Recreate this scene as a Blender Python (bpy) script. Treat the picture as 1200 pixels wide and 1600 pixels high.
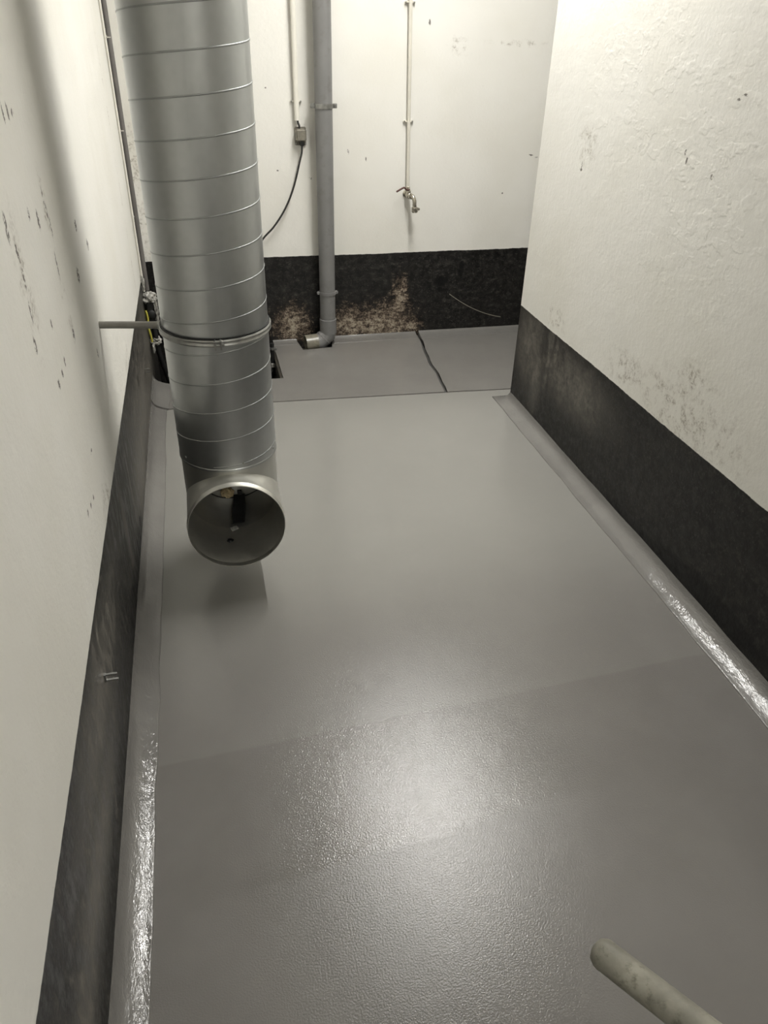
import bpy, bmesh, math, random
from mathutils import Vector, Matrix, noise as mnoise

# ------------------------------------------------------------------ camera, world, exposure
scene = bpy.context.scene
COL = scene.collection
for o in list(bpy.data.objects):
    bpy.data.objects.remove(o)
H = 1.65                                     # eye height
cam_data = bpy.data.cameras.new('camera')
cam_data.sensor_fit = 'VERTICAL'
cam_data.sensor_height = 36.0
cam_data.lens = 1169.36 * 36.0 / 1600.0
cam_data.clip_start = 0.02
cam = bpy.data.objects.new('camera', cam_data)
COL.objects.link(cam)
_M = [[0.9743136781, 0.1991256679, 0.1051752108],
      [-0.2241807994, 0.8133639894, 0.5368258470],
      [0.0213500763, -0.5466150283, 0.8371118115]]   # columns: right, forward, up
cam.matrix_world = Matrix([[_M[i][0], _M[i][2], -_M[i][1], (0, 0, H)[i]] for i in range(3)] + [[0, 0, 0, 1]])
scene.camera = cam

world = bpy.data.worlds.new('world')
scene.world = world
world.use_nodes = True
world.node_tree.nodes['Background'].inputs[0].default_value = (0.02, 0.02, 0.02, 1)

LAMP_WATTS = 19.0              # light of the tube lamp over the corridor
FILL_WATTS = 9.0              # and of the unseen fill lamp added behind the viewer for the near walls
TUBE_COLOR = (1.0, 0.985, 0.945)
scene.view_settings.view_transform = 'Standard'
scene.view_settings.look = 'None'
scene.view_settings.gamma = 1.0
scene.view_settings.use_curve_mapping = False
scene.view_settings.exposure = 1.38
scene.cycles.max_bounces = 4
scene.cycles.diffuse_bounces = 3
scene.cycles.glossy_bounces = 2
scene.cycles.use_adaptive_sampling = True
scene.cycles.adaptive_threshold = 0.08
scene.cycles.adaptive_min_samples = 16
scene.cycles.denoising_prefilter = 'NONE'

# ------------------------------------------------------------------ dimensions of the place
XL, XR = -0.3286, 1.486        # left / right wall faces
YB, YE, YF = 4.424, 3.366, -2.6  # back wall, end of right wall, wall behind the camera
XE = 3.0                       # end of the side recess
ZC = 3.1                       # ceiling
BAND = 0.512                   # top of the black paint
STEP = 3.545                   # edge of the upper slab
ZR = 0.005                     # level of the rear slab
PX, PY = 0.358, 3.868           # sump pit corner
rnd = random.Random(7)

# ------------------------------------------------------------------ node helpers
class NT:
    def __init__(self, name):
        self.m = bpy.data.materials.new(name)
        self.m.use_nodes = True
        self.t = self.m.node_tree
        self.b = self.t.nodes['Principled BSDF']
        self._c = None
    def new(self, kind, **kw):
        n = self.t.nodes.new(kind)
        for k, v in kw.items():
            setattr(n, k, v)
        return n
    def put(self, sock, v):
        if isinstance(v, bpy.types.NodeSocket):
            self.t.links.new(v, sock)
        elif v is not None:
            if hasattr(sock.default_value, '__len__') and len(sock.default_value) == 4 and len(v) == 3:
                v = (*v, 1)
            sock.default_value = v
    def coord(self):
        if self._c is None:
            self._c = self.new('ShaderNodeTexCoord').outputs['Object']
        return self._c
    def math(self, op, a, b=None, c=None, clamp=False):
        n = self.new('ShaderNodeMath', operation=op, use_clamp=clamp)
        self.put(n.inputs[0], a); self.put(n.inputs[1], b)
        if c is not None: self.put(n.inputs[2], c)
        return n.outputs[0]
    def vmul(self, v, s):
        n = self.new('ShaderNodeVectorMath', operation='MULTIPLY')
        self.put(n.inputs[0], v); n.inputs[1].default_value = s
        return n.outputs[0]
    def vadd(self, v, s):
        n = self.new('ShaderNodeVectorMath', operation='ADD')
        self.put(n.inputs[0], v); n.inputs[1].default_value = s
        return n.outputs[0]
    def noise(self, scale, detail=2.0, rough=0.5, vec=None, dist=0.0):
        n = self.new('ShaderNodeTexNoise')
        self.put(n.inputs['Vector'], vec if vec is not None else self.coord())
        n.inputs['Scale'].default_value = scale
        n.inputs['Detail'].default_value = detail
        n.inputs['Roughness'].default_value = rough
        n.inputs['Distortion'].default_value = dist
        return n.outputs['Fac']
    def voronoi(self, scale, vec=None, feature='F1'):
        n = self.new('ShaderNodeTexVoronoi', feature=feature)
        self.put(n.inputs['Vector'], vec if vec is not None else self.coord())
        n.inputs['Scale'].default_value = scale
        return n.outputs['Distance']
    def range(self, v, a, b, c=0.0, d=1.0, smooth=True):
        n = self.new('ShaderNodeMapRange')
        n.interpolation_type = 'SMOOTHSTEP' if smooth else 'LINEAR'
        self.put(n.inputs[0], v)
        for i, x in enumerate((a, b, c, d)):
            self.put(n.inputs[i + 1], x)
        return n.outputs[0]
    def mix(self, f, a, b):
        n = self.new('ShaderNodeMix', data_type='RGBA')
        self.put(n.inputs[0], f); self.put(n.inputs[6], a); self.put(n.inputs[7], b)
        return n.outputs[2]
    def fmix(self, f, a, b):
        n = self.new('ShaderNodeMix', data_type='FLOAT')
        self.put(n.inputs[0], f); self.put(n.inputs[2], a); self.put(n.inputs[3], b)
        return n.outputs[0]
    def xyz(self):
        n = self.new('ShaderNodeSeparateXYZ')
        self.put(n.inputs[0], self.coord())
        return n.outputs
    def bump(self, h, strength, distance, normal=None):
        n = self.new('ShaderNodeBump')
        self.put(n.inputs['Height'], h)
        self.put(n.inputs['Strength'], strength)
        n.inputs['Distance'].default_value = distance
        if normal is not None: self.put(n.inputs['Normal'], normal)
        return n.outputs[0]
    def out(self, color=None, rough=None, metal=None, normal=None, **kw):
        self.put(self.b.inputs['Base Color'], color)
        self.put(self.b.inputs['Roughness'], rough)
        self.put(self.b.inputs['Metallic'], metal)
        if normal is not None: self.put(self.b.inputs['Normal'], normal)
        for k, v in kw.items():
            self.put(self.b.inputs[k.replace('_', ' ')], v)
        return self.m

def marks(n, axis, vec, lst):
    """strongest of several soft elliptical scuffs on a wall plane: (u, v, half length u, half length v)"""
    acc = None
    for (cu, cv, su, sv) in lst:
        q = n.new('ShaderNodeVectorMath', operation='MULTIPLY_ADD')
        n.put(q.inputs[0], vec)
        if axis == 'x':
            q.inputs[1].default_value = (0, 1 / su, 1 / sv); q.inputs[2].default_value = (0, -cu / su, -cv / sv)
        else:
            q.inputs[1].default_value = (1 / su, 0, 1 / sv); q.inputs[2].default_value = (-cu / su, 0, -cv / sv)
        l = n.new('ShaderNodeVectorMath', operation='LENGTH')
        n.put(l.inputs[0], q.outputs[0])
        acc = l.outputs['Value'] if acc is None else n.math('MINIMUM', acc, l.outputs['Value'])
    return n.range(acc, 0.0, 2.0, 1.0, 0.0)

# ------------------------------------------------------------------ wall paint
def wall_paint(name, axis, relief=1.0, dark=(), brown=(), band_grey=0.25, band_light=(), cream=(), black=(), scratch=None,
               white=(0.82, 0.806, 0.760), pits=0.0, lumps=(), streak=(1, 1, 1)):
    n = NT(name)
    x, y, z = n.xyz()
    U = {'x': y, 'y': x}[axis]
    # wobble the coordinates so marks get ragged edges
    q = n.new('ShaderNodeTexNoise'); n.put(q.inputs['Vector'], n.coord())
    q.inputs['Scale'].default_value = 26; q.inputs['Detail'].default_value = 3; q.inputs['Roughness'].default_value = 0.62
    mid, wobc = q.outputs['Fac'], q.outputs['Color']
    w0 = n.new('ShaderNodeVectorMath', operation='MULTIPLY_ADD')
    n.put(w0.inputs[0], wobc); w0.inputs[1].default_value = (0.06,) * 3; w0.inputs[2].default_value = (-0.03,) * 3
    w1 = n.new('ShaderNodeVectorMath', operation='ADD'); n.put(w1.inputs[0], n.coord()); n.put(w1.inputs[1], w0.outputs[0])
    soft = w1.outputs[0]
    fine = n.noise(110, 2, 0.6)
    big = n.noise(1.6, 3, 0.6)
    # white emulsion
    col = n.mix(n.range(big, 0.35, 0.7), white, (white[0] * 0.95, white[1] * 0.945, white[2] * 0.925))
    col = n.mix(n.math('MULTIPLY', n.range(fine, 0.72, 0.80), 0.30), col, (0.35, 0.31, 0.25))
    if brown:
        k = n.math('MULTIPLY', marks(n, axis, soft, brown), n.range(mid, 0.42, 0.68))
        k = n.math('MULTIPLY', k, n.range(fine, 0.40, 0.62, 0.12, 1.0))
        col = n.mix(n.math('MULTIPLY', k, 0.75, clamp=True), col, (0.22, 0.18, 0.12))
    if dark:
        w2 = n.new('ShaderNodeVectorMath', operation='MULTIPLY_ADD')
        n.put(w2.inputs[0], wobc); w2.inputs[1].default_value = (0.016,) * 3; n.put(w2.inputs[2], n.vadd(n.coord(), (-0.008,) * 3))
        k = n.math('MULTIPLY', marks(n, axis, w2.outputs[0], dark), n.range(fine, 0.30, 0.55))
        col = n.mix(n.math('MULTIPLY', n.range(k, 0.25, 0.75), 0.85), col, (0.075, 0.062, 0.052))
    # black bitumen paint below
    b2 = n.noise(30, 4, 0.7, vec=n.vmul(n.coord(), streak))
    bk = n.mix(n.range(mid, 0.36, 0.72), (0.007, 0.0068, 0.0065), (0.020, 0.019, 0.0175))
    bk = n.mix(n.math('MULTIPLY', n.range(fine, 0.56, 0.74), 0.35), bk, (0.10, 0.094, 0.085))
    bk = n.mix(n.math('MULTIPLY', n.range(b2, 0.50, 0.78), band_grey), bk, (0.17, 0.158, 0.14))
    if band_light:
        k = n.math('MULTIPLY', marks(n, axis, soft, band_light), n.range(b2, 0.28, 0.72, 0.25, 1.0))
        bk = n.mix(n.math('MULTIPLY', k, 0.9, clamp=True), bk, (0.205, 0.19, 0.165))
    if black:
        bk = n.mix(n.range(marks(n, axis, soft, black), 0.45, 0.75), bk, (0.006, 0.006, 0.006))
    if cream:
        msk = marks(n, axis, soft, cream)
        thr = n.math('MULTIPLY_ADD', msk, 0.45, n.math('MULTIPLY_ADD', fine, 0.60, n.math('MULTIPLY', b2, 0.75)))
        k = n.math('MULTIPLY', n.range(thr, 0.84, 1.20), n.range(msk, 0.02, 0.5))
        c2 = n.mix(n.range(thr, 0.95, 1.35), (0.17, 0.12, 0.085), (0.46, 0.41, 0.32))
        bk = n.mix(k, bk, c2)
    if scratch:
        (u0, v0), (u1, v1), sag = scratch
        t = n.math('DIVIDE', n.math('SUBTRACT', U, u0), u1 - u0)
        ideal = n.math('ADD', n.math('MULTIPLY_ADD', t, v1 - v0, v0),
                       n.math('MULTIPLY', n.math('MULTIPLY', t, n.math('SUBTRACT', 1.0, t)), -sag))
        d = n.math('ABSOLUTE', n.math('SUBTRACT', z, ideal))
        k = n.math('MULTIPLY', n.range(d, 0.001, 0.0038, 1, 0), n.math('MULTIPLY', n.math('GREATER_THAN', t, 0.0), n.math('LESS_THAN', t, 1.0)))
        bk = n.mix(n.math('MULTIPLY', k, 0.55), bk, (0.40, 0.37, 0.30))
    edge = n.math('ADD', n.math('MULTIPLY_ADD', mid, 0.007, z), n.math('MULTIPLY', big, 0.012))
    band = n.range(edge, BAND + 0.0080, BAND + 0.0110, 1, 0)
    col = n.mix(band, col, bk)
    rough = n.fmix(band, 0.72, n.range(b2, 0.3, 0.7, 0.34, 0.58))
    # trowelled plaster relief under the paint
    rel = n.math('MULTIPLY_ADD', n.noise(15, 4, 0.62), 0.6, n.math('MULTIPLY', n.noise(70, 2, 0.6), 0.22))
    if pits:
        ridge = n.noise(13, 3, 0.6, vec=n.vadd(n.vmul(n.coord(), (1, 0.8, 1.25)), (3, 5, 1)))
        rel = n.math('MULTIPLY_ADD', n.math('MULTIPLY', n.range(ridge, 0.52, 0.60), n.range(marks(n, axis, n.coord(), lumps), 0, 1, 0.12, 1.0)), pits, rel)
    nrm = n.bump(rel, 0.55 * relief, 0.012)
    return n.out(col, rough, 0.0, nrm, Specular_IOR_Level=0.35)

# ------------------------------------------------------------------ other materials
def plain(name, color, rough=0.5, metal=0.0, var=0.12, scale=14, bump=0.0, bscale=60, spec=0.5, dirt=None, dirt_amt=0.4):
    n = NT(name)
    v = n.noise(scale, 4, 0.6)
    col = n.mix(n.range(v, 0.3, 0.7), tuple(c * (1 - var) for c in color), tuple(min(1, c * (1 + var)) for c in color))
    if dirt:
        col = n.mix(n.math('MULTIPLY', n.range(n.noise(scale * 2.3, 4, 0.7), 0.5, 0.72), dirt_amt), col, dirt)
    r = n.range(v, 0.3, 0.7, rough * 0.88, min(1, rough * 1.12))
    nrm = n.bump(n.noise(bscale, 3, 0.6), bump, 0.002) if bump else None
    return n.out(col, r, metal, nrm, Specular_IOR_Level=spec)

def coating(name, rear=False):
    """grey rolled polyurethane membrane; each roller lane dries with its own gloss and stipple"""
    n = NT(name)
    x, y, z = n.xyz()
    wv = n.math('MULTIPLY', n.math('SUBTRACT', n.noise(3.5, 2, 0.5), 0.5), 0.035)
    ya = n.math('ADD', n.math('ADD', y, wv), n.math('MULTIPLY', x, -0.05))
    yb = n.math('ADD', n.math('ADD', y, wv), n.math('MULTIPLY', x, -0.10))
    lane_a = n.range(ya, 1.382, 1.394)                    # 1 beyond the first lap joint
    lane_b = n.range(yb, 0.982, 0.994)                    # 1 beyond the second lap joint
    far_lift = n.range(ya, 1.5, 2.3)  # far floor: colour lifted to stand in for lamplight, stipple fades too
    big = n.noise(2.2, 4, 0.6)
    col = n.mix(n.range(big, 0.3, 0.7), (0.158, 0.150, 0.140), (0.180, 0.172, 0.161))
    col = n.mix(n.math('MULTIPLY_ADD', lane_a, 0.12, n.math('MULTIPLY', far_lift, 0.0 if rear else 0.45)), col, (0.31, 0.306, 0.283))
    rough = n.fmix(lane_a, n.fmix(lane_b, 0.23, 0.12), 0.18)
    rough = n.math('ADD', rough, n.math('MULTIPLY', n.math('SUBTRACT', big, 0.5), 0.06))
    stip = n.noise(250, 2, 0.6)
    amt = n.fmix(lane_a, n.fmix(lane_b, 0.56, 0.64), n.fmix(far_lift, 0.60, 0.22))
    nrm = n.bump(stip, amt, 0.00105)
    return n.out(col, rough, 0.0, nrm, Specular_IOR_Level=0.5)

def cove_coating():
    n = NT('membrane_upstand')
    big = n.noise(2.5, 4, 0.6)
    col = n.mix(n.range(big, 0.3, 0.7), (0.150, 0.144, 0.135), (0.185, 0.179, 0.168))
    a = n.noise(14, 4, 0.7, vec=n.vmul(n.coord(), (1, 0.6, 1)), dist=1.2)
    b = n.noise(60, 3, 0.7, vec=n.vmul(n.coord(), (1.5, 0.6, 1.5)), dist=0.6)
    h = n.math('ADD', n.math('MULTIPLY', a, 1.0), n.math('MULTIPLY', b, 0.45))
    rough = n.range(n.noise(9, 3, 0.6), 0.3, 0.7, 0.09, 0.22)
    return n.out(col, rough, 0.0, n.bump(h, 0.30, 0.009), Specular_IOR_Level=0.55)

def galvanised(name='galvanised_steel', base=(0.47, 0.485, 0.485), rough=0.34):
    n = NT(name)
    sp = n.voronoi(45)
    st = n.noise(7, 4, 0.6, vec=n.vmul(n.coord(), (3.0, 3.0, 0.5)))
    col = n.mix(n.range(sp, 0.1, 0.8), tuple(c * 0.98 for c in base), tuple(c * 1.015 for c in base))
    col = n.mix(n.math('MULTIPLY', n.range(st, 0.5, 0.75), 0.15), col, tuple(c * 0.72 for c in base))
    r = n.math('ADD', n.range(st, 0.3, 0.7, rough - 0.03, rough + 0.04), n.math('MULTIPLY', n.math('SUBTRACT', sp, 0.4), 0.02))
    return n.out(col, r, 0.92, n.bump(n.noise(9, 2, 0.5), 0.02, 0.02))

def emitter(name, color, strength):
    m = bpy.data.materials.new(name); m.use_nodes = True
    t = m.node_tree
    for q in list(t.nodes): t.nodes.remove(q)
    o = t.nodes.new('ShaderNodeOutputMaterial'); e = t.nodes.new('ShaderNodeEmission')
    e.inputs[0].default_value = color; e.inputs[1].default_value = strength
    t.links.new(e.outputs[0], o.inputs[0])
    return m

LEFT_DARK = [(1.656, 1.497, .007, .018), (1.698, 1.495, .006, .016), (1.739, 1.491, .009, .008), (1.47, 1.337, .010, .026),
             (1.866, 1.315, .006, .020), (1.876, 1.285, .006, .018), (1.888, 1.25, .006, .022), (1.681, 1.318, .007, .012), (1.763, 1.289, .009, .022),
             (2.252, 1.174, .017, .015), (2.409, 1.085, .016, .016), (2.129, 1.075, .018, .019), (1.865, 1.17, .006, .03),
             (1.887, 1.00, .012, .018), (1.71, .998, .008, .010), (1.659, .992, .009, .010), (1.600, .990, .009, .012),
             (1.506, 1.285, .006, .022), (1.512, 1.235, .006, .02), (1.500, 1.18, .006, .02), (1.472, 1.124, .010, .016), (1.69, .651, .008, .008),
             (1.64, .660, .007, .008), (1.590, .669, .007, .010), (1.793, .726, .012, .006), (1.66, 1.10, .007, .011), (2.20, .83, .007, .015)]
M_LEFT = wall_paint('left_wall_paint', 'x', 0.5, streak=(1, 1, 0.45), dark=LEFT_DARK,
                    brown=[(1.868, 1.06, .03, .06), (1.51, 1.23, .035, .10), (3.72, 1.2, .010, .9), (1.87, 1.29, .02, .06), (1.88, .545, .08, .04), (2.9, .54, .08, .04)],
                    band_grey=0.8,
                    band_light=[(3.3, .22, .55, .22), (3.75, .22, .25, .25), (2.75, .16, .32, .12), (1.3, .38, .35, .09), (0.9, .24, .4, .07), (2.08, .22, .03, .2), (2.35, .22, .012, .2)],
                    black=[(1.95, .10, .25, .06), (2.3, .09, .2, .05)])
M_BACK = wall_paint('back_wall_paint', 'y', 0.3, streak=(1, 1, 1.5),
                    dark=[(1.90, 1.032, .012, .004), (1.935, 1.02, .008, .004), (0.70, .82, .006, .006), (0.62, .93, .006, .007), (0.83, 1.06, .004, .012),
                          (0.44, .97, .006, .004), (0.40, 1.36, .007, .004), (1.26, 1.66, .006, .012), (0.93, 1.02, .004, .010), (1.75, .83, .005, .005)],
                    brown=[(-.28, .70, .06, .16), (-.30, 1.0, .03, .15), (1.43, 1.56, .04, .03), (1.75, 1.58, .12, .012)],
                    band_grey=0.25,
                    cream=[(1.03, .08, .24, .15), (1.15, .23, .06, .15), (.84, .08, .14, .14), (1.22, .06, .08, .06), (.48, .11, .12, .13)],
                    black=[(1.53, .40, .022, .055), (1.41, .33, .05, .03), (.62, .08, .10, .05), (1.40, .28, .02, .012), (1.97, .44, .04, .02)],
                    scratch=((1.465, .25), (1.822, .085), 0.10))
M_RIGHT = wall_paint('right_wall_paint', 'x', 0.45, pits=0.16, streak=(1, 0.8, 0.8), lumps=[(2.5, 1.45, .55, .30), (2.1, 1.2, .3, .3)],
                     dark=[(2.07, 1.495, .014, .003), (2.05, 1.505, .012, .003), (2.27, 1.335, .005, .008), (2.255, 1.315, .006, .010), (2.949, 1.184, .010, .006), (2.95, 1.20, .004, .02), (2.11, 1.29, .008, .008)],
                     brown=[(2.93, 1.28, .06, .05), (2.97, .57, .07, .04), (2.0, .60, .18, .09), (1.80, .595, .14, .07), (2.35, .59, .12, .05), (1.95, .71, .10, .05)],
                     band_grey=0.22, band_light=[(2.99, .40, .03, .14), (3.10, .26, .06, .14), (3.2, .36, .14, .16), (2.92, .42, .02, .06), (2.75, .36, .28, .10)],
                     black=[(1.6, .10, .35, .05), (2.05, .06, .3, .04)])
M_PLAIN = wall_paint('plain_wall_paint', 'y', 0.4)
M_CEIL = plain('ceiling_paint', (0.72, 0.70, 0.63), 0.8, var=0.03, scale=3, bump=0.2, spec=0.3)
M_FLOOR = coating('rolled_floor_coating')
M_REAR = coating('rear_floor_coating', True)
M_COVE = cove_coating()
M_PIT = plain('wet_concrete', (0.035, 0.031, 0.024), 0.5, var=0.5, scale=20, bump=0.4, bscale=40)
M_WATER = plain('murky_water', (0.035, 0.030, 0.012), 0.08, var=0.3, scale=9, bump=0.1, bscale=12)
M_JOINT = plain('joint_sealant', (0.05, 0.049, 0.046), 0.6)
M_GALV = galvanised()
M_SEAM = galvanised('seam_steel', (0.36, 0.37, 0.37), 0.45)
M_TEE = galvanised('tee_steel', (0.56, 0.56, 0.53), 0.42)  # darker steel, its base also carries the shade inside the heel
M_BRANCH = galvanised('lit_oxidised_steel', (0.66, 0.65, 0.60), 0.48)  # oxidised branch, base also lightened for the direct light on it
M_STEEL = plain('zinc_steel', (0.36, 0.36, 0.345), 0.35, 0.9, var=0.15, scale=40)
M_RUBBER = plain('black_rubber', (0.012, 0.012, 0.012), 0.55, var=0.2)
M_GREYPVC = plain('grey_pvc', (0.205, 0.203, 0.200), 0.42, var=0.05, scale=8, dirt=(0.14, 0.13, 0.115), dirt_amt=0.35)
M_OLIVEPVC = plain('dirty_pvc', (0.20, 0.185, 0.145), 0.30, var=0.15, scale=18, dirt=(0.09, 0.075, 0.05), dirt_amt=0.5)
M_WHITEPVC = plain('white_conduit', (0.78, 0.755, 0.68), 0.45, var=0.03, scale=12)
M_GREYCOND = plain('grey_conduit', (0.15, 0.14, 0.132), 0.45, var=0.08, scale=18)
M_PAINTPIPE = plain('painted_pipe', (0.70, 0.67, 0.59), 0.5, var=0.04, scale=14)
M_BOX = plain('aged_grey_plastic', (0.20, 0.185, 0.15), 0.5, var=0.15, scale=60, dirt=(0.10, 0.09, 0.07))
M_CABLE = plain('black_cable', (0.022, 0.021, 0.020), 0.45, var=0.1)
M_BRASS = plain('nickel_brass', (0.47, 0.44, 0.37), 0.26, 0.9, var=0.15, scale=60, dirt=(0.20, 0.17, 0.12))
M_RUSTRED = plain('worn_red_lever', (0.085, 0.035, 0.028), 0.55, var=0.3, scale=90)
M_TAPE = plain('crumpled_plastic', (0.36, 0.35, 0.32), 0.28, var=0.35, scale=60, bump=0.6, bscale=70)
M_YELLOW = plain('yellow_tape', (0.55, 0.50, 0.08), 0.5, var=0.1)
M_FOAM = plain('expanding_foam', (0.62, 0.50, 0.30), 0.85, var=0.2, scale=60, bump=0.6)
M_DUSTY = plain('dusty_pipe', (0.245, 0.235, 0.195), 0.62, 0.0, var=0.22, scale=22, bump=0.3, bscale=70, dirt=(0.10, 0.092, 0.07), dirt_amt=0.8)
M_ROD = plain('zinc_rod', (0.26, 0.25, 0.225), 0.5, 0.2, var=0.1, scale=30)
M_WHITE = plain('white_enamel', (0.8, 0.8, 0.77), 0.35, var=0.02)
M_TUBE = emitter('fluorescent_tube', (*TUBE_COLOR, 1), 12.0)

# ------------------------------------------------------------------ mesh helpers (world coordinates in, parent offset removed)
def obj(name, bm, mat, parent=None, smooth=False, origin=None, sharp=None):
    me = bpy.data.meshes.new(name)
    bmesh.ops.recalc_face_normals(bm, faces=bm.faces[:])
    if smooth:
        for f in bm.faces: f.smooth = True
        lim = math.radians(sharp if sharp else 40)
        for e in bm.edges:
            if len(e.link_faces) == 2 and e.calc_face_angle(0) > lim: e.smooth = False
    org = Vector((0, 0, 0))
    if parent is not None:
        p = parent
        while p is not None:
            org += p.location; p = p.parent
    loc = Vector(origin) - org if origin is not None else Vector((0, 0, 0))
    bmesh.ops.translate(bm, vec=-(org + loc), verts=bm.verts[:])
    bm.to_mesh(me); bm.free()
    me.materials.append(mat)
    o = bpy.data.objects.new(name, me)
    o.location = loc
    COL.objects.link(o)
    if parent is not None: o.parent = parent
    return o

def thing(name, loc, label, cat, group=None):
    o = bpy.data.objects.new(name, None)
    o.empty_display_size = 0.05
    COL.objects.link(o)
    o.location = loc; o['label'] = label; o['category'] = cat
    if group: o['group'] = group
    return o

def tag(o, label, cat, group=None):
    o['label'] = label; o['category'] = cat
    if group: o['group'] = group
    return o

def struct(o, label, cat):
    o['kind'] = 'structure'; o['label'] = label; o['category'] = cat
    return o

def box(lo, hi, bevel=0.0, seg=2, bm=None):
    own = bm is None
    b = bmesh.new()
    r = bmesh.ops.create_cube(b, size=1.0)
    for v in b.verts:
        v.co = Vector([lo[i] + (v.co[i] + 0.5) * (hi[i] - lo[i]) for i in range(3)])
    if bevel:
        bmesh.ops.bevel(b, geom=b.edges[:], offset=bevel, segments=seg, affect='EDGES', clamp_overlap=True)
    if own: return b
    merge(bm, b); return bm

def chamfer_front(pts, z0, z1):
    """slab whose upper edge facing the viewer is worn round"""
    b = prism(pts, z0, z1)
    ed = [e for e in b.edges if all(abs(v.co.z - z1) < 1e-6 and v.co.y < STEP + 0.04 for v in e.verts)]
    bmesh.ops.bevel(b, geom=ed, offset=0.0046, segments=2, affect='EDGES', clamp_overlap=True)
    return b

def merge(dst, src):
    me = bpy.data.meshes.new('tmp'); src.to_mesh(me); src.free()
    dst.from_mesh(me); bpy.data.meshes.remove(me)

def prism(pts, z0, z1):
    b = bmesh.new()
    lo = [b.verts.new((p[0], p[1], z0)) for p in pts]
    hi = [b.verts.new((p[0], p[1], z1)) for p in pts]
    n = len(pts)
    b.faces.new(lo[::-1]); b.faces.new(hi)
    for i in range(n):
        b.faces.new((lo[i], lo[(i + 1) % n], hi[(i + 1) % n], hi[i]))
    return b

def tube(path, r, seg=16, cap=True, bm=None, inner=None):
    """swept circle; r a number or list; inner: wall hollow radius (open ended pipe)"""
    b = bm if bm is not None else bmesh.new()
    P = [Vector(p) for p in path]
    R = r if isinstance(r, (list, tuple)) else [r] * len(P)
    T = []
    for i in range(len(P)):
        a = (P[i] - P[i - 1]).normalized() if i else None
        c = (P[i + 1] - P[i]).normalized() if i < len(P) - 1 else None
        t = a if c is None else c if a is None else (a + c).normalized()
        T.append((t, 1.0 if a is None or c is None else 1.0 / max(0.5, math.cos(a.angle(c) / 2))))
    t0 = T[0][0]
    up = Vector((0, 0, 1)) if abs(t0.z) < 0.9 else Vector((0, 1, 0))
    nrm = (up - t0 * up.dot(t0)).normalized()
    rings = []
    def ring(i, rad):
        t, k = T[i]
        bi = t.cross(nrm)
        vs = []
        for j in range(seg):
            a = 2 * math.pi * j / seg
            d = nrm * math.cos(a) + bi * math.sin(a)
            # stretch along the mitre direction
            if k > 1.0001:
                a0 = (P[i] - P[i - 1]).normalized(); a1 = (P[i + 1] - P[i]).normalized()
                m = (a1 - a0)
                if m.length > 1e-6:
                    m.normalize(); d = d + m * (d.dot(m) * (k - 1))
            vs.append(b.verts.new(P[i] + d * rad))
        return vs
    for i in range(len(P)):
        t = T[i][0]
        nrm = (nrm - t * nrm.dot(t)).normalized()
        rings.append((ring(i, R[i]), ring(i, inner) if inner else None))
    for i in range(len(P) - 1):
        for q in ((0, 1) if inner else (0,)):
            A, B = rings[i][q], rings[i + 1][q]
            for j in range(seg):
                b.faces.new((A[j], A[(j + 1) % seg], B[(j + 1) % seg], B[j]))
    for e in (0, -1):
        if inner:
            A, B = rings[e]
            for j in range(seg): b.faces.new((A[j], A[(j + 1) % seg], B[(j + 1) % seg], B[j]))
        elif cap:
            b.faces.new(rings[e][0])
    return b

def spline(pts, n=8):
    P = [Vector(p) for p in pts]
    P = [P[0] * 2 - P[1]] + P + [P[-1] * 2 - P[-2]]
    out = []
    for i in range(1, len(P) - 2):
        for k in range(n):
            t = k / n
            out.append(0.5 * ((2 * P[i]) + (P[i + 1] - P[i - 1]) * t + (2 * P[i - 1] - 5 * P[i] + 4 * P[i + 1] - P[i + 2]) * t * t
                              + (3 * P[i] - P[i - 1] - 3 * P[i + 1] + P[i + 2]) * t ** 3))
    out.append(P[-2])
    return out

def lathe(prof, center, axis=(0, 0, 1), seg=32, bm=None, closed=False):
    """prof: list of (radius, height along the axis)"""
    b = bm if bm is not None else bmesh.new()
    rot = Vector((0, 0, 1)).rotation_difference(Vector(axis)).to_matrix()
    C = Vector(center)
    rings = []
    for r, h in prof:
        if r < 1e-6:
            rings.append([b.verts.new(C + rot @ Vector((0, 0, h)))])
        else:
            rings.append([b.verts.new(C + rot @ Vector((r * math.cos(2 * math.pi * j / seg), r * math.sin(2 * math.pi * j / seg), h))) for j in range(seg)])
    pairs = list(zip(rings, rings[1:]))
    if closed: pairs.append((rings[-1], rings[0]))
    for A, B in pairs:
        for j in range(seg):
            k = (j + 1) % seg
            if len(A) == 1 and len(B) == 1: continue
            if len(A) == 1: b.faces.new((A[0], B[k], B[j]))
            elif len(B) == 1: b.faces.new((A[j], A[k], B[0]))
            else: b.faces.new((A[j], A[k], B[k], B[j]))
    return b

def lump(center, size, amp=0.25, freq=3.0, seed=0, sub=3):
    b = bmesh.new()
    bmesh.ops.create_icosphere(b, subdivisions=sub, radius=1.0)
    for v in b.verts:
        d = mnoise.noise(v.co * freq + Vector((seed * 3.7, seed, -seed)))
        d += 0.5 * mnoise.noise(v.co * freq * 2.3 + Vector((seed, 5, seed * 2)))
        v.co *= 1 + amp * d
        v.co = Vector(center) + Vector([v.co[i] * size[i] for i in range(3)])
    return b

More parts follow.
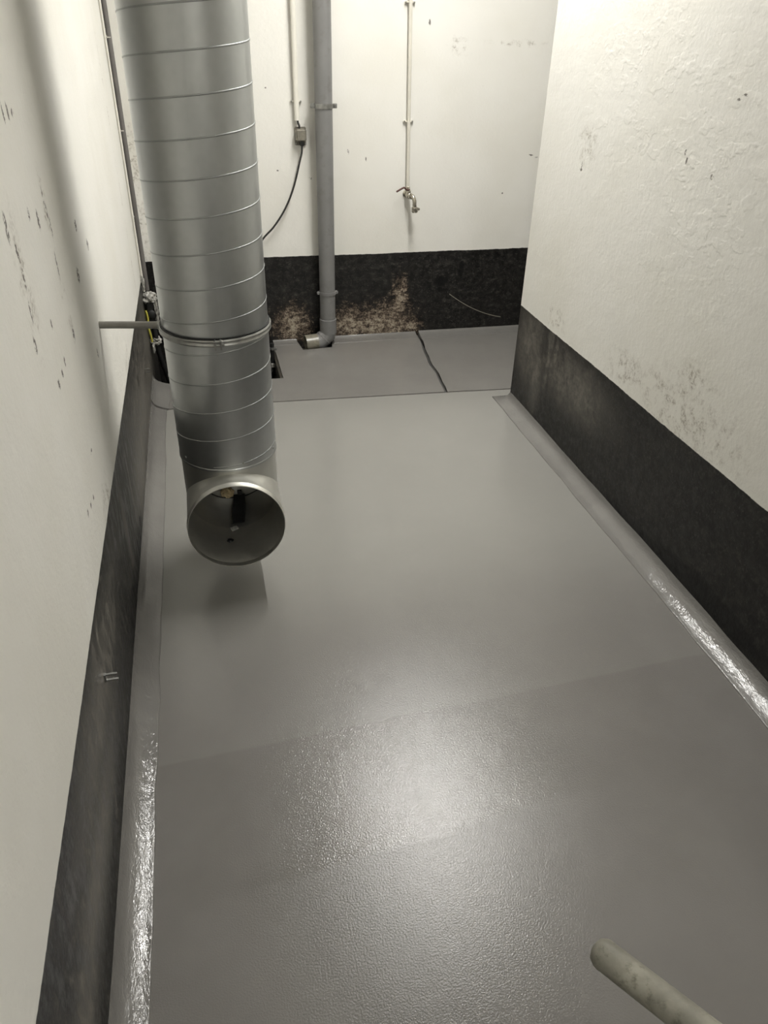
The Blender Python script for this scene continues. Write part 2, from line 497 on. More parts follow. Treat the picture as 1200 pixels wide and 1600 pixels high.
# ================================================================== STRUCTURE
WT = 0.16
w = obj('wall_left', box((XL - WT, YF - WT, -0.4), (XL, YB, ZC)), M_LEFT)
struct(w, 'scuffed white left wall with black painted lower band', 'wall')
w = obj('wall_right', box((XR, YF - WT, -0.4), (XE, YE, ZC)), M_RIGHT)
struct(w, 'rough white plastered right wall with black painted lower band', 'wall')
w = obj('wall_back', box((XL - WT, YB, -0.4), (XE + WT, YB + WT, ZC)), M_BACK)
struct(w, 'cream back wall with stained black band behind the grey drain pipe', 'wall')
w = obj('wall_recess', box((XE, YE, -0.4), (XE + WT, YB, ZC)), M_PLAIN)
struct(w, 'end wall of the side recess behind the right wall', 'wall')
w = obj('wall_front', box((XL, YF - WT, -0.4), (XR, YF, ZC)), M_PLAIN)
struct(w, 'painted wall behind the viewer', 'wall')
w = obj('ceiling', box((XL - WT, YF - WT, ZC), (XE + WT, YB + WT, ZC + 0.15)), M_CEIL)
struct(w, 'painted ceiling above the corridor', 'ceiling')

# upper floor slab with a slightly rounded front edge over the lower slab
pts = [(XL, YF), (XR, YF), (XR, YE), (XE, YE), (XE, STEP - 0.08), (1.541, STEP - 0.03), (0.282, STEP + 0.03), (XL, STEP + 0.035)]
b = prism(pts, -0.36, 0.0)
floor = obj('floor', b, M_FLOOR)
struct(floor, 'glossy grey rolled membrane floor of the corridor', 'floor')

G0, G1 = Vector((1.187, STEP - 0.0155)), Vector((1.268, YB))
def groove(t, side):
    p = G0.lerp(G1, t)
    wob = 0.006 * math.sin(t * 9.0) + 0.003 * math.sin(t * 23 + 1)
    return (p.x + wob + side * 0.009, p.y)
gl = [groove(i / 14, -1) for i in range(15)]
gr = [groove(i / 14, 1) for i in range(15)]
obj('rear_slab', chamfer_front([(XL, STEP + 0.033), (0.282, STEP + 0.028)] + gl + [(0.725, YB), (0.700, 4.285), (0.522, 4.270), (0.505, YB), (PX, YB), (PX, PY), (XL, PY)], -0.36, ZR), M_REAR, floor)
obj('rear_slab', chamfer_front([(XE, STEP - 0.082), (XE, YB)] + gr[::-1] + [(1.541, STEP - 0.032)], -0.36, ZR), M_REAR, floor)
obj('joint_bottom', prism([gl[0], gr[0], gr[-1], gl[-1]], -0.36, ZR - 0.012), M_JOINT, floor)
obj('notch_bottom', box((0.50, 4.26, -0.36), (0.73, YB, -0.045)), M_PIT, floor)
obj('pit_bottom', box((XL, PY, -0.37), (PX, YB, -0.33)), M_PIT, floor)
obj('pit_water', box((XL + 0.001, PY + 0.001, -0.329), (PX - 0.001, YB - 0.001, -0.24)), M_WATER, floor)
# raw broken concrete rim of the pit, just proud of the coating's cut edge
b = bmesh.new()
for (lo, hi) in (((PX - 0.016, PY, -0.32), (PX - 0.0005, YB - 0.002, ZR - 0.006)), ((XL + 0.001, PY + 0.0005, -0.32), (PX - 0.016, PY + 0.014, ZR - 0.02))):
    box(lo, hi, bm=b)
obj('pit_rim', b, M_PIT, floor)

# membrane upstands: concave strips swept along the foot of the walls
PROF = [(0.070, 0.0), (0.0697, 0.0018), (0.0685, 0.0034), (0.0665, 0.0044), (0.063, 0.0048), (0.050, 0.0085), (0.034, 0.0150), (0.020, 0.0220), (0.010, 0.031), (0.004, 0.043), (0.0, 0.0545)]
def upstand(name, path, z, label=None, parent=None, scale=1.0, step=0.03, seed=0, tall=1.0):
    """path: floor line of the wall, room on the left hand side when walking along it"""
    P = [Vector((p[0], p[1])) for p in path]
    pts = []
    for i in range(len(P) - 1):
        n = max(1, int((P[i + 1] - P[i]).length / step))
        for k in range(n + (1 if i == len(P) - 2 else 0)):
            pts.append((P[i].lerp(P[i + 1], k / n), i, k == 0 and i > 0))
    b = bmesh.new(); rows = []
    for (p, i, corner) in pts:
        d = (P[min(i, len(P) - 2) + 1] - P[min(i, len(P) - 2)]).normalized()
        nrm = Vector((-d.y, d.x))
        if corner:
            d0 = (P[i] - P[i - 1]).normalized(); n0 = Vector((-d0.y, d0.x))
            m = (nrm + n0); nrm = m / (1 + n0.dot(nrm))
        row = []
        s = p.x * 2.1 + p.y * 1.7 + seed
        wt = 1 + 0.08 * mnoise.noise(Vector((s * 1.1, 0.3, seed))) + 0.05 * mnoise.noise(Vector((s * 5, 2.3, seed)))
        hh = 1 + 0.10 * mnoise.noise(Vector((s * 0.9, 7.3, seed))) + 0.06 * mnoise.noise(Vector((s * 4, 5.3, seed)))
        for (u, v) in PROF:
            q = p + nrm * (u * wt * scale)
            bump = 0.0012 * mnoise.noise(Vector((q.x * 22, q.y * 22, v * 60)))
            row.append(b.verts.new((q.x, q.y, z + v * hh * scale * tall + (bump if 0.004 < v < 0.05 else 0))))
        q = p
        row.append(b.verts.new((q.x, q.y, z - 0.02)))
        q = p + nrm * (0.05 * scale)
        row.append(b.verts.new((q.x, q.y, z - 0.02)))
        rows.append(row)
    n = len(rows[0])
    for A, B in zip(rows, rows[1:]):
        for j in range(n):
            b.faces.new((A[j], A[(j + 1) % n], B[(j + 1) % n], B[j]))
    b.faces.new(rows[0]); b.faces.new(rows[-1])
    o = obj(name, b, M_COVE, parent, smooth=True, sharp=50)
    if label: struct(o, label, 'baseboard')
    return o
bl = upstand('baseboard_left', [(XL, STEP + 0.03), (XL, YF)], 0.0, 'glossy grey membrane upstand along the foot of the left wall', seed=1)
upstand('rear_upstand', [(XL, PY + 0.02), (XL, STEP + 0.03)], ZR, parent=bl, seed=2, scale=1.15)
br = upstand('baseboard_right', [(XR, YF), (XR, YE), (XE, YE)], 0.0, 'glossy grey membrane upstand along the foot of the right wall', seed=3, scale=0.98)
bb = upstand('baseboard_back', [(gl[-1][0] - 0.002, YB), (0.727, YB)], ZR, 'grey membrane upstand along the foot of the back wall', seed=4, scale=1.1, tall=0.3)
upstand('upstand_strip', [(0.503, YB), (PX + 0.001, YB)], ZR, parent=bb, seed=6, scale=0.8, tall=0.3)
upstand('upstand_strip', [(XE, YB), (gr[-1][0] + 0.001, YB)], ZR, parent=bb, seed=5, scale=1.2, tall=0.3)

# ================================================================== LAMPS (above the frame)
def strip_lamp(x, y, label, watts, length=1.5):
    t = thing('tube_lamp', (x, y, ZC), label, 'lamp', 'ceiling tube lamps')
    obj('housing', box((x - 0.035, y - length / 2 - 0.03, ZC - 0.045), (x + 0.035, y + length / 2 + 0.03, ZC - 0.0005), 0.006), M_WHITE, t)
    for s in (-1, 1):
        yy = y + s * (length / 2 + 0.012)
        obj('tube_holder', box((x - 0.014, yy - 0.012, ZC - 0.105), (x + 0.014, yy + 0.012, ZC - 0.045), 0.004), M_WHITE, t)
    obj('tube', tube([(x, y - length / 2, ZC - 0.085), (x, y + length / 2, ZC - 0.085)], 0.016, 16), M_TUBE, t, smooth=True)
    ld = bpy.data.lights.new('tube_light', 'AREA')
    ld.shape = 'RECTANGLE'; ld.size = 0.034; ld.size_y = length
    ld.energy = watts; ld.color = TUBE_COLOR
    ld.spread = math.radians(150)            # reflector batten: little light leaves it sideways
    lo = bpy.data.objects.new('tube_light', ld)
    lo.location = (0, 0, -0.103); lo.parent = t
    COL.objects.link(lo)
    return t
strip_lamp(1.10, 3.1, 'fluorescent tube lamp on the ceiling beside the steel duct', LAMP_WATTS)
strip_lamp(1.10, -1.4, 'added fill tube lamp on the ceiling behind the viewer', FILL_WATTS)

# ================================================================== VENTILATION DUCT
DX, DY, DR = 0.014, 2.289, 0.1595
TZ, TR, OPEN = 0.270, 0.1565, 2.055           # tee: branch axis height, radius, plane of the mouth
DZ0 = 0.437                                    # lower edge of the spiral pipe
duct = thing('ventilation_duct', (DX, DY, 0.105), 'large galvanised spiral ventilation duct ending in an open tee above the floor', 'duct')
b = bmesh.new()
S = 72
prof = [(DR - 0.0015, DZ0 + 0.02), (DR - 0.0015, DZ0), (DR + 0.0012, DZ0), (DR + 0.0012, DZ0 + 0.006), (DR, DZ0 + 0.008), (DR, 0.8), (DR, 1.3), (DR, 1.8), (DR, ZC - 0.0005)]
lathe(prof, (DX, DY, 0), seg=S, bm=b)
spiral = obj('spiral_pipe', b, M_GALV, duct, smooth=True, sharp=30)
# lock seam ridge running up the pipe
PITCH, ZSEAM = 0.0943, 1.609
b = bmesh.new()
rows = []
th = 2 * math.pi * ((DZ0 + 0.014) - ZSEAM) / PITCH
end = 2 * math.pi * ((ZC - 0.004) - ZSEAM) / PITCH
while th < end:
    zz = ZSEAM + PITCH * th / (2 * math.pi)
    ca, sa = math.cos(th - 0.15), math.sin(th - 0.15)
    row = []
    for (dr, dz) in ((-0.001, -0.0026), (0.0010, -0.0020), (0.0014, -0.0006), (0.0014, 0.0006), (0.0010, 0.0020), (-0.001, 0.0026)):
        row.append(b.verts.new((DX + (DR + dr) * ca, DY + (DR + dr) * sa, zz + dz)))
    rows.append(row)
    th += 2 * math.pi / 56
for A, B in zip(rows, rows[1:]):
    for j in range(5): b.faces.new((A[j], A[j + 1], B[j + 1], B[j]))
obj('lock_seam', b, M_SEAM, duct, smooth=True, sharp=60)
# a few rivets at the slip joint
for a in (-150, -75, -25):
    q = math.radians(a)
    c = (DX + (DR) * math.cos(q), DY + (DR) * math.sin(q), DZ0 + 0.024)
    obj('rivet', lathe([(0.0045, -0.001), (0.004, 0.002), (0.0, 0.003)], c, (math.cos(q), math.sin(q), 0), 10), M_STEEL, duct, smooth=True)
# elbow-like tee: upright cylinder, rounded heel below, branch to the front
b = bmesh.new()
N = 96
TT = DZ0 + 0.03
def tp(k, z, r):
    a = 2 * math.pi * k / N
    return b.verts.new((DX + r * math.cos(a), DY + r * math.sin(a), z))
for k in range(N):
    lo = [TZ + max(0, -math.sin(2 * math.pi * q / N)) * TR for q in (k, k + 1)]
    b.faces.new((tp(k, lo[0], TR), tp(k + 1, lo[1], TR), tp(k + 1, TT, TR), tp(k, TT, TR)))
bmesh.ops.remove_doubles(b, verts=b.verts[:], dist=2e-5)
obj('tee_body', b, M_TEE, duct, smooth=True, sharp=50)
b = bmesh.new()
for i in range(N // 2):                       # back half, from the equator down
    for j in range(16):
        v = []
        for (ii, jj) in ((i, j), (i + 1, j), (i + 1, j + 1), (i, j + 1)):
            a, e = 2 * math.pi * ii / N, -math.pi / 2 * jj / 16
            v.append(b.verts.new((DX + TR * math.cos(e) * math.cos(a), DY + TR * math.cos(e) * math.sin(a), TZ + TR * math.sin(e))))
        b.faces.new(v)
bmesh.ops.remove_doubles(b, verts=b.verts[:], dist=2e-5)
bmesh.ops.dissolve_degenerate(b, edges=b.edges[:], dist=1e-6)
obj('tee_heel', b, M_TEE, duct, smooth=True, sharp=50)
# the branch with a bead near its mouth
b = bmesh.new()
rows = []
for k in range(N):
    a = 2 * math.pi * k / N
    ca, sa = math.cos(a), math.sin(a)
    y0 = DY - TR * max(0, sa)
    ring = [(TR, y0), (TR, y0 * 0.5 + (OPEN + 0.03) * 0.5), (TR, OPEN + 0.027), (TR + 0.0018, OPEN + 0.024), (TR + 0.0018, OPEN + 0.020), (TR, OPEN + 0.017), (TR, OPEN), (TR - 0.0016, OPEN), (TR - 0.0016, OPEN + 0.017), (TR - 0.0005, OPEN + 0.0205)]
    rows.append([b.verts.new((DX + r * ca, yy, TZ + r * sa)) for r, yy in ring])
for k in range(N):
    A, B = rows[k], rows[(k + 1) % N]
    for j in range(len(A) - 1): b.faces.new((A[j], A[j + 1], B[j + 1], B[j]))
obj('branch_mouth', b, M_BRANCH, duct, smooth=True, sharp=50)
# inside the mouth: dangling wire, foam plug, dark rubber flap and scraps
obj('inner_wire', tube(spline([(-0.062, 2.398, 0.198), (-0.040, 2.400, 0.184), (-0.018, 2.400, 0.176), (0.020, 2.398, 0.174), (0.062, 2.396, 0.180), (0.104, 2.384, 0.206)]), 0.0022, 8), M_CABLE, duct, smooth=True)
obj('foam_plug', lump((-0.006, 2.404, 0.194), (0.023, 0.016, 0.022), 0.35, 2.2, 3), M_FOAM, duct, smooth=True)
b = bmesh.new()
rows = []
for (cx, cy, cz, hw) in ((0.036, 2.402, 0.178, 0.020), (0.032, 2.372, 0.152, 0.023), (0.027, 2.340, 0.134, 0.024), (0.023, 2.302, 0.122, 0.022)):
    rows.append([b.verts.new((cx + sx * hw, cy - 0.006 * tz, cz + 0.010 * tz)) for sx, tz in ((-1, 0), (1, 0), (1, 1), (-1, 1))])
for A_, B_ in zip(rows, rows[1:]):
    for j in range(4): b.faces.new((A_[j], A_[(j + 1) % 4], B_[(j + 1) % 4], B_[j]))
b.faces.new(rows[0]); b.faces.new(rows[-1])
pr_ = obj('rubber_flap', b, M_RUBBER, duct)
obj('flap_tag', box((0.030, 2.392, 0.184), (0.046, 2.398, 0.206), 0.001), M_RUBBER, pr_)
b = box((-0.013, -0.008, -0.002), (0.013, 0.008, 0.002), 0.001)
bmesh.ops.rotate(b, verts=b.verts[:], matrix=Matrix.Rotation(0.5, 3, 'Z') @ Matrix.Rotation(0.35, 3, 'X'))
bmesh.ops.translate(b, verts=b.verts[:], vec=(0.006, 2.272, 0.122))
obj('paper_scrap', b, M_TAPE, duct)
obj('rubber_scrap', lump((-0.013, 2.205, 0.119), (0.012, 0.011, 0.004), 0.4, 2, 8, 2), M_RUBBER, duct)

# clamp carrying the duct from the left wall
CZ = 0.866
clamp = thing('duct_clamp', (XL, 2.335, CZ), 'steel band clamp round the duct with a rod fixed to the left wall', 'clamp')
CR = DR + 0.0035
b = lathe([(CR - 0.002, -0.011), (CR + 0.0035, -0.010), (CR + 0.006, -0.006), (CR + 0.0035, -0.001), (CR + 0.0035, 0.002), (CR + 0.006, 0.006), (CR + 0.0035, 0.010), (CR - 0.002, 0.011)], (DX, DY, CZ), seg=72, closed=True)
obj('clamp_band', b, M_STEEL, clamp, smooth=True, sharp=35)
obj('rubber_lining', lathe([(DR + 0.0005, 0.0105), (CR + 0.002, 0.0105), (CR + 0.002, 0.0145), (DR + 0.0005, 0.0145)], (DX, DY, CZ), seg=72, closed=True), M_RUBBER, clamp, smooth=True)
fa = math.radians(-90)
for s in (-1, 1):
    obj('clamp_lug', box((DX + s * 0.008 - 0.0025, DY - CR - 0.024, CZ - 0.013), (DX + s * 0.008 + 0.0025, DY - CR + 0.001, CZ + 0.013), 0.001), M_STEEL, clamp)
obj('bolt', tube([(DX - 0.013, DY - CR - 0.014, CZ), (DX + 0.019, DY - CR - 0.014, CZ)], 0.0045, 10), M_STEEL, clamp, smooth=True)
obj('bolt_nut', lathe([(0, 0), (0.007, 0), (0.007, 0.006), (0, 0.006)], (DX + 0.0106, DY - CR - 0.014, CZ), (1, 0, 0), 6), M_STEEL, clamp)
obj('wall_rod', tube([(XL, 2.335, 0.869), (-0.143, 2.312, 0.866)], 0.0108, 16), M_ROD, clamp, smooth=True)
obj('rod_nut', lathe([(0, 0), (0.015, 0), (0.015, 0.010), (0, 0.010)], (-0.158, 2.314, 0.866), (1, -0.1, 0), 6), M_STEEL, clamp)

# ================================================================== GREY DRAIN PIPE
GX, GY, GR = 0.688, YB - 0.075, 0.0455
drain = thing('drain_pipe', (GX, GY, ZR), 'thick grey plastic drain pipe running down the back wall to an elbow', 'pipe')
obj('pipe_length', tube([(GX, GY, 0.10), (GX, GY, ZC - 0.0005)], GR, 36), M_GREYPVC, drain, smooth=True)
b = lathe([(GR, 0.062), (GR + 0.0045, 0.06), (GR + 0.0045, -0.025), (GR + 0.001, -0.026), (GR + 0.001, 0.06)], (GX, GY, 0.100), seg=36, closed=True)
el = obj('socket', b, M_GREYPVC, drain, smooth=True)
P0, P1, P2, P3 = (GX, GY, 0.085), (GX - 0.004, GY, 0.064), (GX - 0.050, GY - 0.006, 0.022), (GX - 0.142, GY - 0.016, 0.018)
ER = GR + 0.003
m1 = tuple(P1[i] * 0.5 + P2[i] * 0.5 for i in range(3))
obj('elbow_segment', tube([P0, P1, m1], ER, 32), M_GREYPVC, drain, smooth=True, sharp=25)
obj('elbow_segment', tube([m1, P2, tuple(P2[i] * 0.72 + P3[i] * 0.28 for i in range(3))], ER + 0.0012, 32), M_GREYPVC, drain, smooth=True, sharp=25)
obj('outlet', tube([tuple(P2[i] * 0.8 + P3[i] * 0.2 for i in range(3)), P3], ER + 0.0022, 36, inner=ER - 0.002), M_OLIVEPVC, drain, smooth=True, sharp=30)
dirn = (Vector(P2) - Vector(P1)).normalized()
obj('socket_ring', lathe([(ER - 0.001, -0.003), (ER + 0.0035, -0.002), (ER + 0.0035, 0.002), (ER - 0.001, 0.003)], m1, tuple(dirn), 32, closed=True), M_GREYPVC, drain, smooth=True)

def pipe_clamp(x, y, r, z, wall_y, label, wide=0.012, lug=0.024, mat=M_STEEL, rad=0.0035, name='pipe_clamp', grp='clamps on the grey drain pipe'):
    t = thing(name, (x, wall_y, z), label, 'clamp', grp)
    obj('band', lathe([(r + 0.0002, -wide), (r + rad, -wide), (r + rad, wide), (r + 0.0002, wide)], (x, y, z), seg=36, closed=True), mat, t, smooth=True, sharp=30)
    for s in (-1, 1):
        obj('lug', box((x + s * (r + lug / 2) - lug / 2, y - 0.007, z - wide), (x + s * (r + lug / 2) + lug / 2, y + 0.007, z + wide), 0.002), mat, t)
        obj('screw', lathe([(0, -0.004), (0.0075, -0.003), (0.0085, 0), (0.0085, 0.012), (0, 0.012)], (x + s * (r + lug * 0.62), y - 0.008, z), (0, 1, 0), 12), mat, t, smooth=True)
    obj('wall_stud', tube([(x, y + r, z), (x, wall_y, z)], 0.006, 10), mat, t, smooth=True)
    return t
pipe_clamp(GX, GY, GR, 1.286, YB, 'upper metal clamp holding the grey drain pipe beside the junction box', 0.011)
pipe_clamp(GX, GY, GR, 0.317, YB, 'lower grey clamp holding the drain pipe over the black paint', 0.009, 0.014, M_GREYPVC)

# ================================================================== CABLE CONDUIT, JUNCTION BOX, CABLE
def clip(t, x, y, z, r, axis='y', mat=M_WHITEPVC, name='pipe_clip'):
    """saddle clip on the back wall ('y') or left wall ('x')"""
    e = thing(name, (x, y, z), t[0], 'clip', t[1])
    if axis == 'y':
        obj('saddle', box((x - r - 0.003, YB - 0.016 - r, z - 0.006), (x + r + 0.003, YB - 0.0005, z + 0.006), 0.004), mat, e)
        obj('foot', box((x - r - 0.017, YB - 0.012, z - 0.005), (x + r + 0.017, YB - 0.0005, z + 0.005), 0.002), mat, e)
        for s in (-1, 1):
            obj('screw', lathe([(0, 0.003), (0.004, 0.002), (0.0045, 0)], (x + s * (r + 0.011), YB - 0.012, z), (0, -1, 0), 10), M_STEEL, e)
    else:
        obj('saddle', box((XL + 0.0005, y - r - 0.003, z - 0.006), (XL + 0.016 + r, y + r + 0.003, z + 0.006), 0.004), mat, e)
        obj('foot', box((XL + 0.0005, y - r - 0.016, z - 0.005), (XL + 0.012, y + r + 0.016, z + 0.005), 0.002), mat, e)
        for s in (-1, 1):
            obj('screw', lathe([(0, 0.003), (0.004, 0.002), (0.0045, 0)], (XL + 0.012, y + s * (r + 0.010), z), (1, 0, 0), 10), M_STEEL, e)
    return e

CX = 0.5535
obj_ = obj('cable_conduit', tube([(CX, YB - 0.022, 1.214), (CX, YB - 0.022, ZC - 0.0005)], 0.0135, 16), M_WHITEPVC, smooth=True)
tag(obj_, 'white plastic conduit dropping to the small grey junction box', 'conduit')
clip(('small clip on the white conduit above the junction box', None), CX, YB, 1.301, 0.013)

BX0, BX1, BZ0, BZ1 = 0.540, 0.600, 1.106, 1.176
jb = thing('junction_box', (0.57, YB, BZ0), 'small grey brown junction box on the back wall', 'junction box')
obj('back_plate', box((BX0, YB - 0.014, BZ0 - 0.012), (BX1, YB - 0.0005, BZ1 + 0.006), 0.003), M_BOX, jb)
obj('cover', box((BX0 + 0.002, YB - 0.052, BZ0 + 0.008), (BX1 - 0.002, YB - 0.012, BZ1), 0.008, 3), M_BOX, jb)
obj('gland', lathe([(0, -0.012), (0.010, -0.012), (0.013, 0.004), (0.013, 0.012), (0, 0.012)], (0.574, YB - 0.034, BZ0 + 0.0), seg=14), M_RUBBER, jb, smooth=True)
for s in (0.004, 0.056):
    obj('screw', lathe([(0, 0.003), (0.004, 0.002), (0.004, 0)], (BX0 + s, YB - 0.013, BZ0 - 0.005), (0, -1, 0), 10), M_STEEL, jb)
c1 = obj('conduit_tail', tube(spline([(CX, YB - 0.022, 1.24), (CX + 0.004, YB - 0.024, 1.205), (CX + 0.010, YB - 0.028, 1.188), (CX + 0.009, YB - 0.028, 1.170)]), 0.0055, 10), M_CABLE, jb, smooth=True)

cab = obj('power_cable', tube(spline([(0.574, YB - 0.034, 1.098), (0.570, YB - 0.038, 1.06), (0.558, YB - 0.042, 1.02), (0.519, YB - 0.046, 0.893), (0.465, YB - 0.048, 0.780), (0.399, YB - 0.05, 0.690),
                                      (0.331, YB - 0.05, 0.622), (0.27, YB - 0.06, 0.52), (0.235, YB - 0.10, 0.33), (0.235, YB - 0.17, 0.15), (0.24, 4.21, 0.07)], 10), 0.0052, 10), M_CABLE, smooth=True)
tag(cab, 'thin black cable curving from the junction box behind the duct', 'cable')

# ================================================================== WATER PIPE AND TAP
wp = obj('water_pipe', tube([(1.168, YB - 0.022, 0.862), (1.147, YB - 0.022, 1.80), (1.135, YB - 0.022, ZC - 0.0005)], 0.0095, 16), M_PAINTPIPE, smooth=True)
tag(wp, 'thin cream painted water pipe dropping to the wall tap', 'pipe')
clip(('cream clip on the water pipe at the middle of the back wall', 'clips on the water pipe'), 1.1605, YB, 1.207, 0.011, mat=M_PAINTPIPE)
clip(('cream clip on the water pipe at the top edge of view', 'clips on the water pipe'), 1.1485, YB, 1.742, 0.011, mat=M_PAINTPIPE)

tap = thing('water_tap', (1.168, YB, 0.82), 'small nickel plated wall tap with a dark red lever', 'tap')
TX, TYY, TZZ = 1.166, YB - 0.022, 0.838
obj('wall_flange', lathe([(0, 0), (0.021, 0), (0.021, 0.005), (0.014, 0.012), (0, 0.012)], (TX, YB, TZZ), (0, -1, 0), 20), M_BRASS, tap, smooth=True, sharp=30)
obj('valve_body', lathe([(0, 0), (0.012, 0), (0.012, 0.014), (0.017, 0.020), (0.017, 0.040), (0.013, 0.046), (0.013, 0.058), (0, 0.058)], (TX, YB - 0.010, TZZ), (0.25, -1, -0.1), 20), M_BRASS, tap, smooth=True, sharp=30)
obj('pipe_union', lathe([(0, -0.02), (0.013, -0.02), (0.013, 0.018), (0.010, 0.022), (0, 0.022)], (TX + 0.002, YB - 0.022, TZZ + 0.022), seg=6), M_BRASS, tap)
sp = spline([(TX + 0.010, YB - 0.055, TZZ), (TX + 0.020, YB - 0.072, TZZ - 0.004), (TX + 0.027, YB - 0.082, TZZ - 0.022), (TX + 0.029, YB - 0.084, TZZ - 0.050), (TX + 0.029, YB - 0.084, TZZ - 0.062)])
obj('spout', tube(sp, 0.0115, 16), M_BRASS, tap, smooth=True)
obj('hose_union', lathe([(0, -0.016), (0.015, -0.016), (0.019, -0.010), (0.019, 0.010), (0.014, 0.014), (0, 0.014)], (TX + 0.031, YB - 0.084, TZZ - 0.070), seg=12), M_BRASS, tap, smooth=True, sharp=25)
obj('union_wing', box((TX + 0.046, YB - 0.092, TZZ - 0.076), (TX + 0.060, YB - 0.076, TZZ - 0.060), 0.004), M_BRASS, tap)
obj('stem_nut', lathe([(0, 0), (0.011, 0), (0.011, 0.016), (0.006, 0.018), (0.006, 0.026), (0, 0.026)], (TX + 0.004, YB - 0.040, TZZ + 0.010), (0, -0.3, 1), 8), M_BRASS, tap)
lv = spline([(TX + 0.006, YB - 0.048, TZZ + 0.030), (TX - 0.012, YB - 0.050, TZZ + 0.030), (TX - 0.024, YB - 0.052, TZZ + 0.040), (TX - 0.036, YB - 0.056, TZZ + 0.040), (TX - 0.074, YB - 0.068, TZZ + 0.024)])
b = tube(lv, 0.0048, 10)
obj('lever', b, M_RUSTRED, tap, smooth=True)

# ================================================================== LEFT WALL: CONDUIT AND TAPED SOCKET
LY = 4.125
cd = obj('cable_conduit', tube([(XL + 0.020, LY - 0.006, 0.445), (XL + 0.020, LY, 1.0), (XL + 0.020, LY + 0.012, ZC - 0.0005)], 0.0125, 16), M_GREYCOND, smooth=True)
tag(cd, 'thin grey conduit running down the left wall near the back corner', 'conduit')
tag(obj('lit_edge_strip', tube([(XL + 0.006, LY - 0.026, 0.445), (XL + 0.006, LY - 0.020, 1.0), (XL + 0.006, LY - 0.008, ZC - 0.0005)], 0.0055, 10), M_WHITEPVC, smooth=True), 'thin white strip added as the lit edge of the grey conduit near the back corner', 'cable')  # added white strip, paints the lit left side of the conduit
lab = 'clips on the left wall conduit'
for z, s in ((1.572, 'topmost visible clip on the left wall conduit'), (1.199, 'middle clip on the left wall conduit'), (0.816, 'lowest clip on the left wall conduit')):
    clip((s, lab), XL, LY + 0.004, z, 0.0125, 'x', M_WHITEPVC)

SX, SY = XL + 0.030, 4.06
so = thing('taped_socket', (XL, SY, 0.17), 'black cable socket wrapped in crumpled grey plastic on the left wall', 'socket')
obj('socket_body', box((XL + 0.002, SY - 0.035, 0.275), (XL + 0.058, SY + 0.035, 0.415), 0.012, 3), M_RUBBER, so)
obj('socket_lid', lathe([(0.0, 0.012), (0.018, 0.010), (0.024, 0.004), (0.026, -0.004)], (SX + 0.004, SY - 0.034, 0.345), (0.2, -1, 0.1), 20), M_RUBBER, so, smooth=True)
obj('plastic_wrap', lump((SX, SY - 0.005, 0.425), (0.036, 0.042, 0.028), 0.42, 2.1, 5, 4), M_TAPE, so, smooth=True)
obj('plastic_wrap', lump((SX + 0.026, SY - 0.012, 0.355), (0.010, 0.030, 0.070), 0.45, 2.4, 9, 4), M_TAPE, so, smooth=True)
obj('plastic_wrap', lump((XL + 0.008, SY - 0.01, 0.500), (0.010, 0.016, 0.038), 0.5, 2.2, 11, 3), M_TAPE, so, smooth=True)
obj('cable_bundle', tube(spline([(SX, SY, 0.285), (SX + 0.002, SY - 0.004, 0.235), (SX + 0.004, SY, 0.19), (SX + 0.010, SY + 0.01, 0.10), (SX + 0.03, SY + 0.03, -0.02), (SX + 0.05, SY + 0.06, -0.15)]), 0.014, 12), M_RUBBER, so, smooth=True)
obj('tape_wrap', lump((SX + 0.004, SY - 0.004, 0.190), (0.026, 0.028, 0.020), 0.45, 2.4, 14, 4), M_TAPE, so, smooth=True)
obj('tape_tail', lump((SX - 0.014, SY - 0.03, 0.160), (0.008, 0.014, 0.028), 0.5, 2.4, 17, 3), M_TAPE, so, smooth=True)
b = tube(spline([(XL + 0.006, SY - 0.045, 0.37), (XL + 0.010, SY - 0.048, 0.33), (XL + 0.007, SY - 0.046, 0.28), (XL + 0.012, SY - 0.05, 0.24), (XL + 0.014, SY - 0.045, 0.20)]), 0.0055, 8)
obj('yellow_tape', b, M_YELLOW, so, smooth=True)

def wall_staple(y, z, w_, d_, label):
    t = 0.0042
    b = bmesh.new()
    box((XL, y - 0.004, z - w_ / 2), (XL + t, y + 0.004, z + w_ / 2), bm=b)
    for s in (-1, 1):
        zc = z + s * (w_ / 2 - t / 2)
        box((XL, y - 0.0022, zc - t / 2), (XL + d_, y + 0.0022, zc + t / 2), bm=b)
    bmesh.ops.rotate(b, verts=b.verts[:], cent=(XL, y, z), matrix=Matrix.Rotation(0.12, 3, 'X'))
    o = obj('wall_bracket', b, M_STEEL, origin=(XL, y, z))
    tag(o, label, 'bracket')
wall_staple(1.36, 0.357, 0.024, 0.030, 'small U shaped metal bracket on the near black band of the left wall')
wall_staple(3.50, 0.247, 0.020, 0.026, 'tiny metal bracket on the left wall below the taped socket')

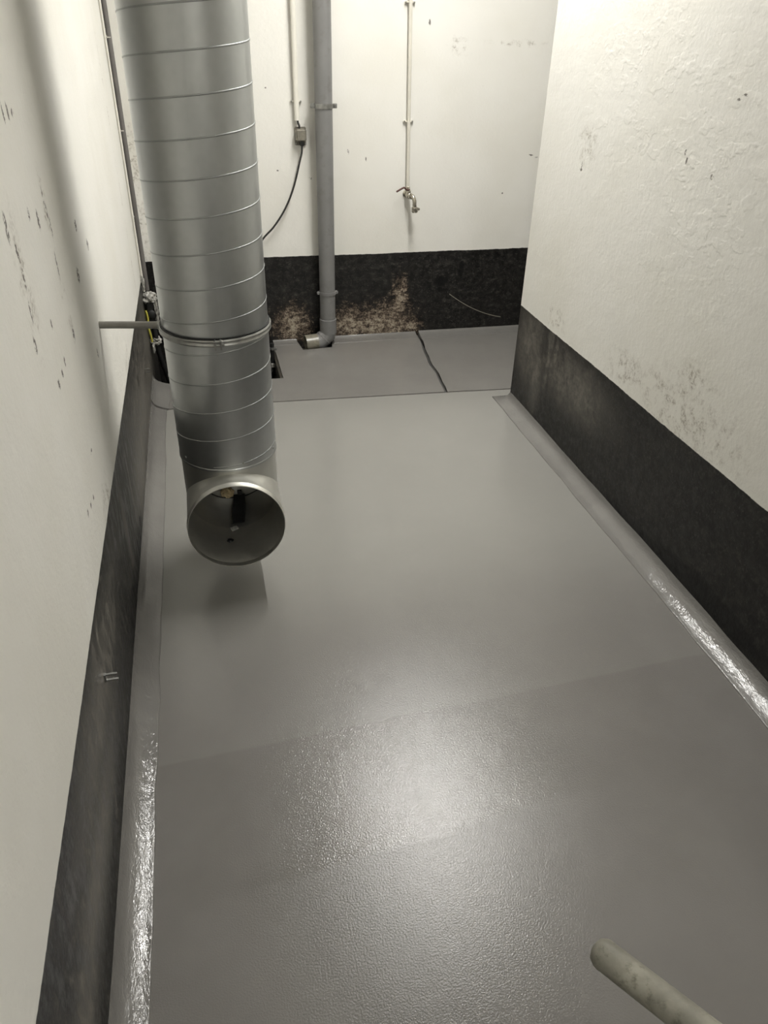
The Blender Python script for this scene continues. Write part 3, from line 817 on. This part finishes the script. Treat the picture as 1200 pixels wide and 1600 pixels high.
# ================================================================== SUMP PUMP IN THE PIT
pump = thing('sump_pump', (0.235, 4.2, -0.24), 'black sump pump standing in the floor pit behind the duct', 'pump')
PCX, PCY = 0.235, 4.205
obj('pump_body', lathe([(0, -0.24), (0.085, -0.24), (0.09, -0.20), (0.09, -0.09), (0.082, -0.085), (0.082, -0.05), (0.088, -0.045), (0.088, 0.02), (0.06, 0.05), (0, 0.055)], (PCX, PCY, 0), seg=28), M_RUBBER, pump, smooth=True, sharp=30)
for zz in (-0.075, -0.055):
    obj('pump_ring', lathe([(0.088, -0.006), (0.096, -0.004), (0.096, 0.004), (0.088, 0.006)], (PCX, PCY, zz), seg=28, closed=True), M_STEEL, pump, smooth=True)
obj('pump_handle', tube(spline([(PCX - 0.05, PCY, 0.045), (PCX - 0.045, PCY, 0.09), (PCX, PCY, 0.10), (PCX + 0.045, PCY, 0.09), (PCX + 0.05, PCY, 0.045)]), 0.008, 10), M_RUBBER, pump, smooth=True)
obj('discharge_pipe', tube([(PCX + 0.085, PCY - 0.01, -0.12), (PCX + 0.098, PCY - 0.01, -0.10), (PCX + 0.098, PCY - 0.01, 0.085)], 0.012, 14), M_RUBBER, pump, smooth=True)
obj('hose_clip', lathe([(0.0122, -0.007), (0.0165, -0.006), (0.0165, 0.006), (0.0122, 0.007)], (PCX + 0.098, PCY - 0.01, 0.055), seg=16, closed=True), M_STEEL, pump, smooth=True)
obj('hose_collar', lathe([(0.012, -0.012), (0.021, -0.010), (0.021, 0.010), (0.012, 0.012)], (PCX + 0.098, PCY - 0.01, -0.045), seg=16, closed=True), M_TAPE, pump, smooth=True)
obj('clip_screw', box((PCX + 0.104, PCY - 0.03, 0.046), (PCX + 0.122, PCY - 0.014, 0.064), 0.003), M_STEEL, pump)
fl = thing('float_switch', (-0.26, 4.22, -0.24), 'dark float switch hanging in the pit next to the left wall', 'float switch')
obj('float_body', lathe([(0, -0.05), (0.03, -0.045), (0.036, -0.02), (0.036, 0.02), (0.028, 0.035), (0, 0.04)], (-0.235, 4.22, -0.06), (0.1, -0.15, 1), 18), M_BOX, fl, smooth=True)
obj('float_cord', tube(spline([(-0.235, 4.215, -0.02), (-0.25, 4.24, 0.06), (-0.28, 4.28, 0.15), (-0.305, 4.30, 0.25)]), 0.005, 8), M_CABLE, fl, smooth=True)
obj('weight', lathe([(0, -0.24), (0.022, -0.24), (0.022, -0.12), (0, -0.11)], (-0.235, 4.22, 0), seg=14), M_RUBBER, fl, smooth=True)

# ================================================================== HANDRAIL STUB AT LOWER RIGHT
A = Vector((0.437, 0.442, 0.583)); D = Vector((0.483, -0.857, 0.178)).normalized()
hr = thing('handrail', (0.92, -0.42, 0), 'dusty grey metal handrail tube with a cut end at the lower right', 'handrail')
HRr = 0.0212
b = tube([A, A + D * 0.012, A + D * 0.95], HRr, 28, inner=HRr - 0.003)
obj('end_cap', lathe([(HRr, 0.004), (HRr * 1.02, 0), (HRr * 0.96, -0.006), (HRr * 0.75, -0.013), (HRr * 0.4, -0.0165), (0, -0.0175)], tuple(A), tuple(D), 28), M_DUSTY, hr, smooth=True)
obj('rail', b, M_DUSTY, hr, smooth=True, sharp=30)
pb = A + D * 0.80
obj('post', tube([(pb.x, pb.y, 0.0), (pb.x, pb.y, pb.z - 0.01)], 0.02, 20), M_DUSTY, hr, smooth=True)
obj('foot_plate', lathe([(0, 0.0005), (0.05, 0.0005), (0.05, 0.008), (0.024, 0.010), (0, 0.010)], (pb.x, pb.y, 0), seg=24), M_DUSTY, hr, smooth=True, sharp=30)
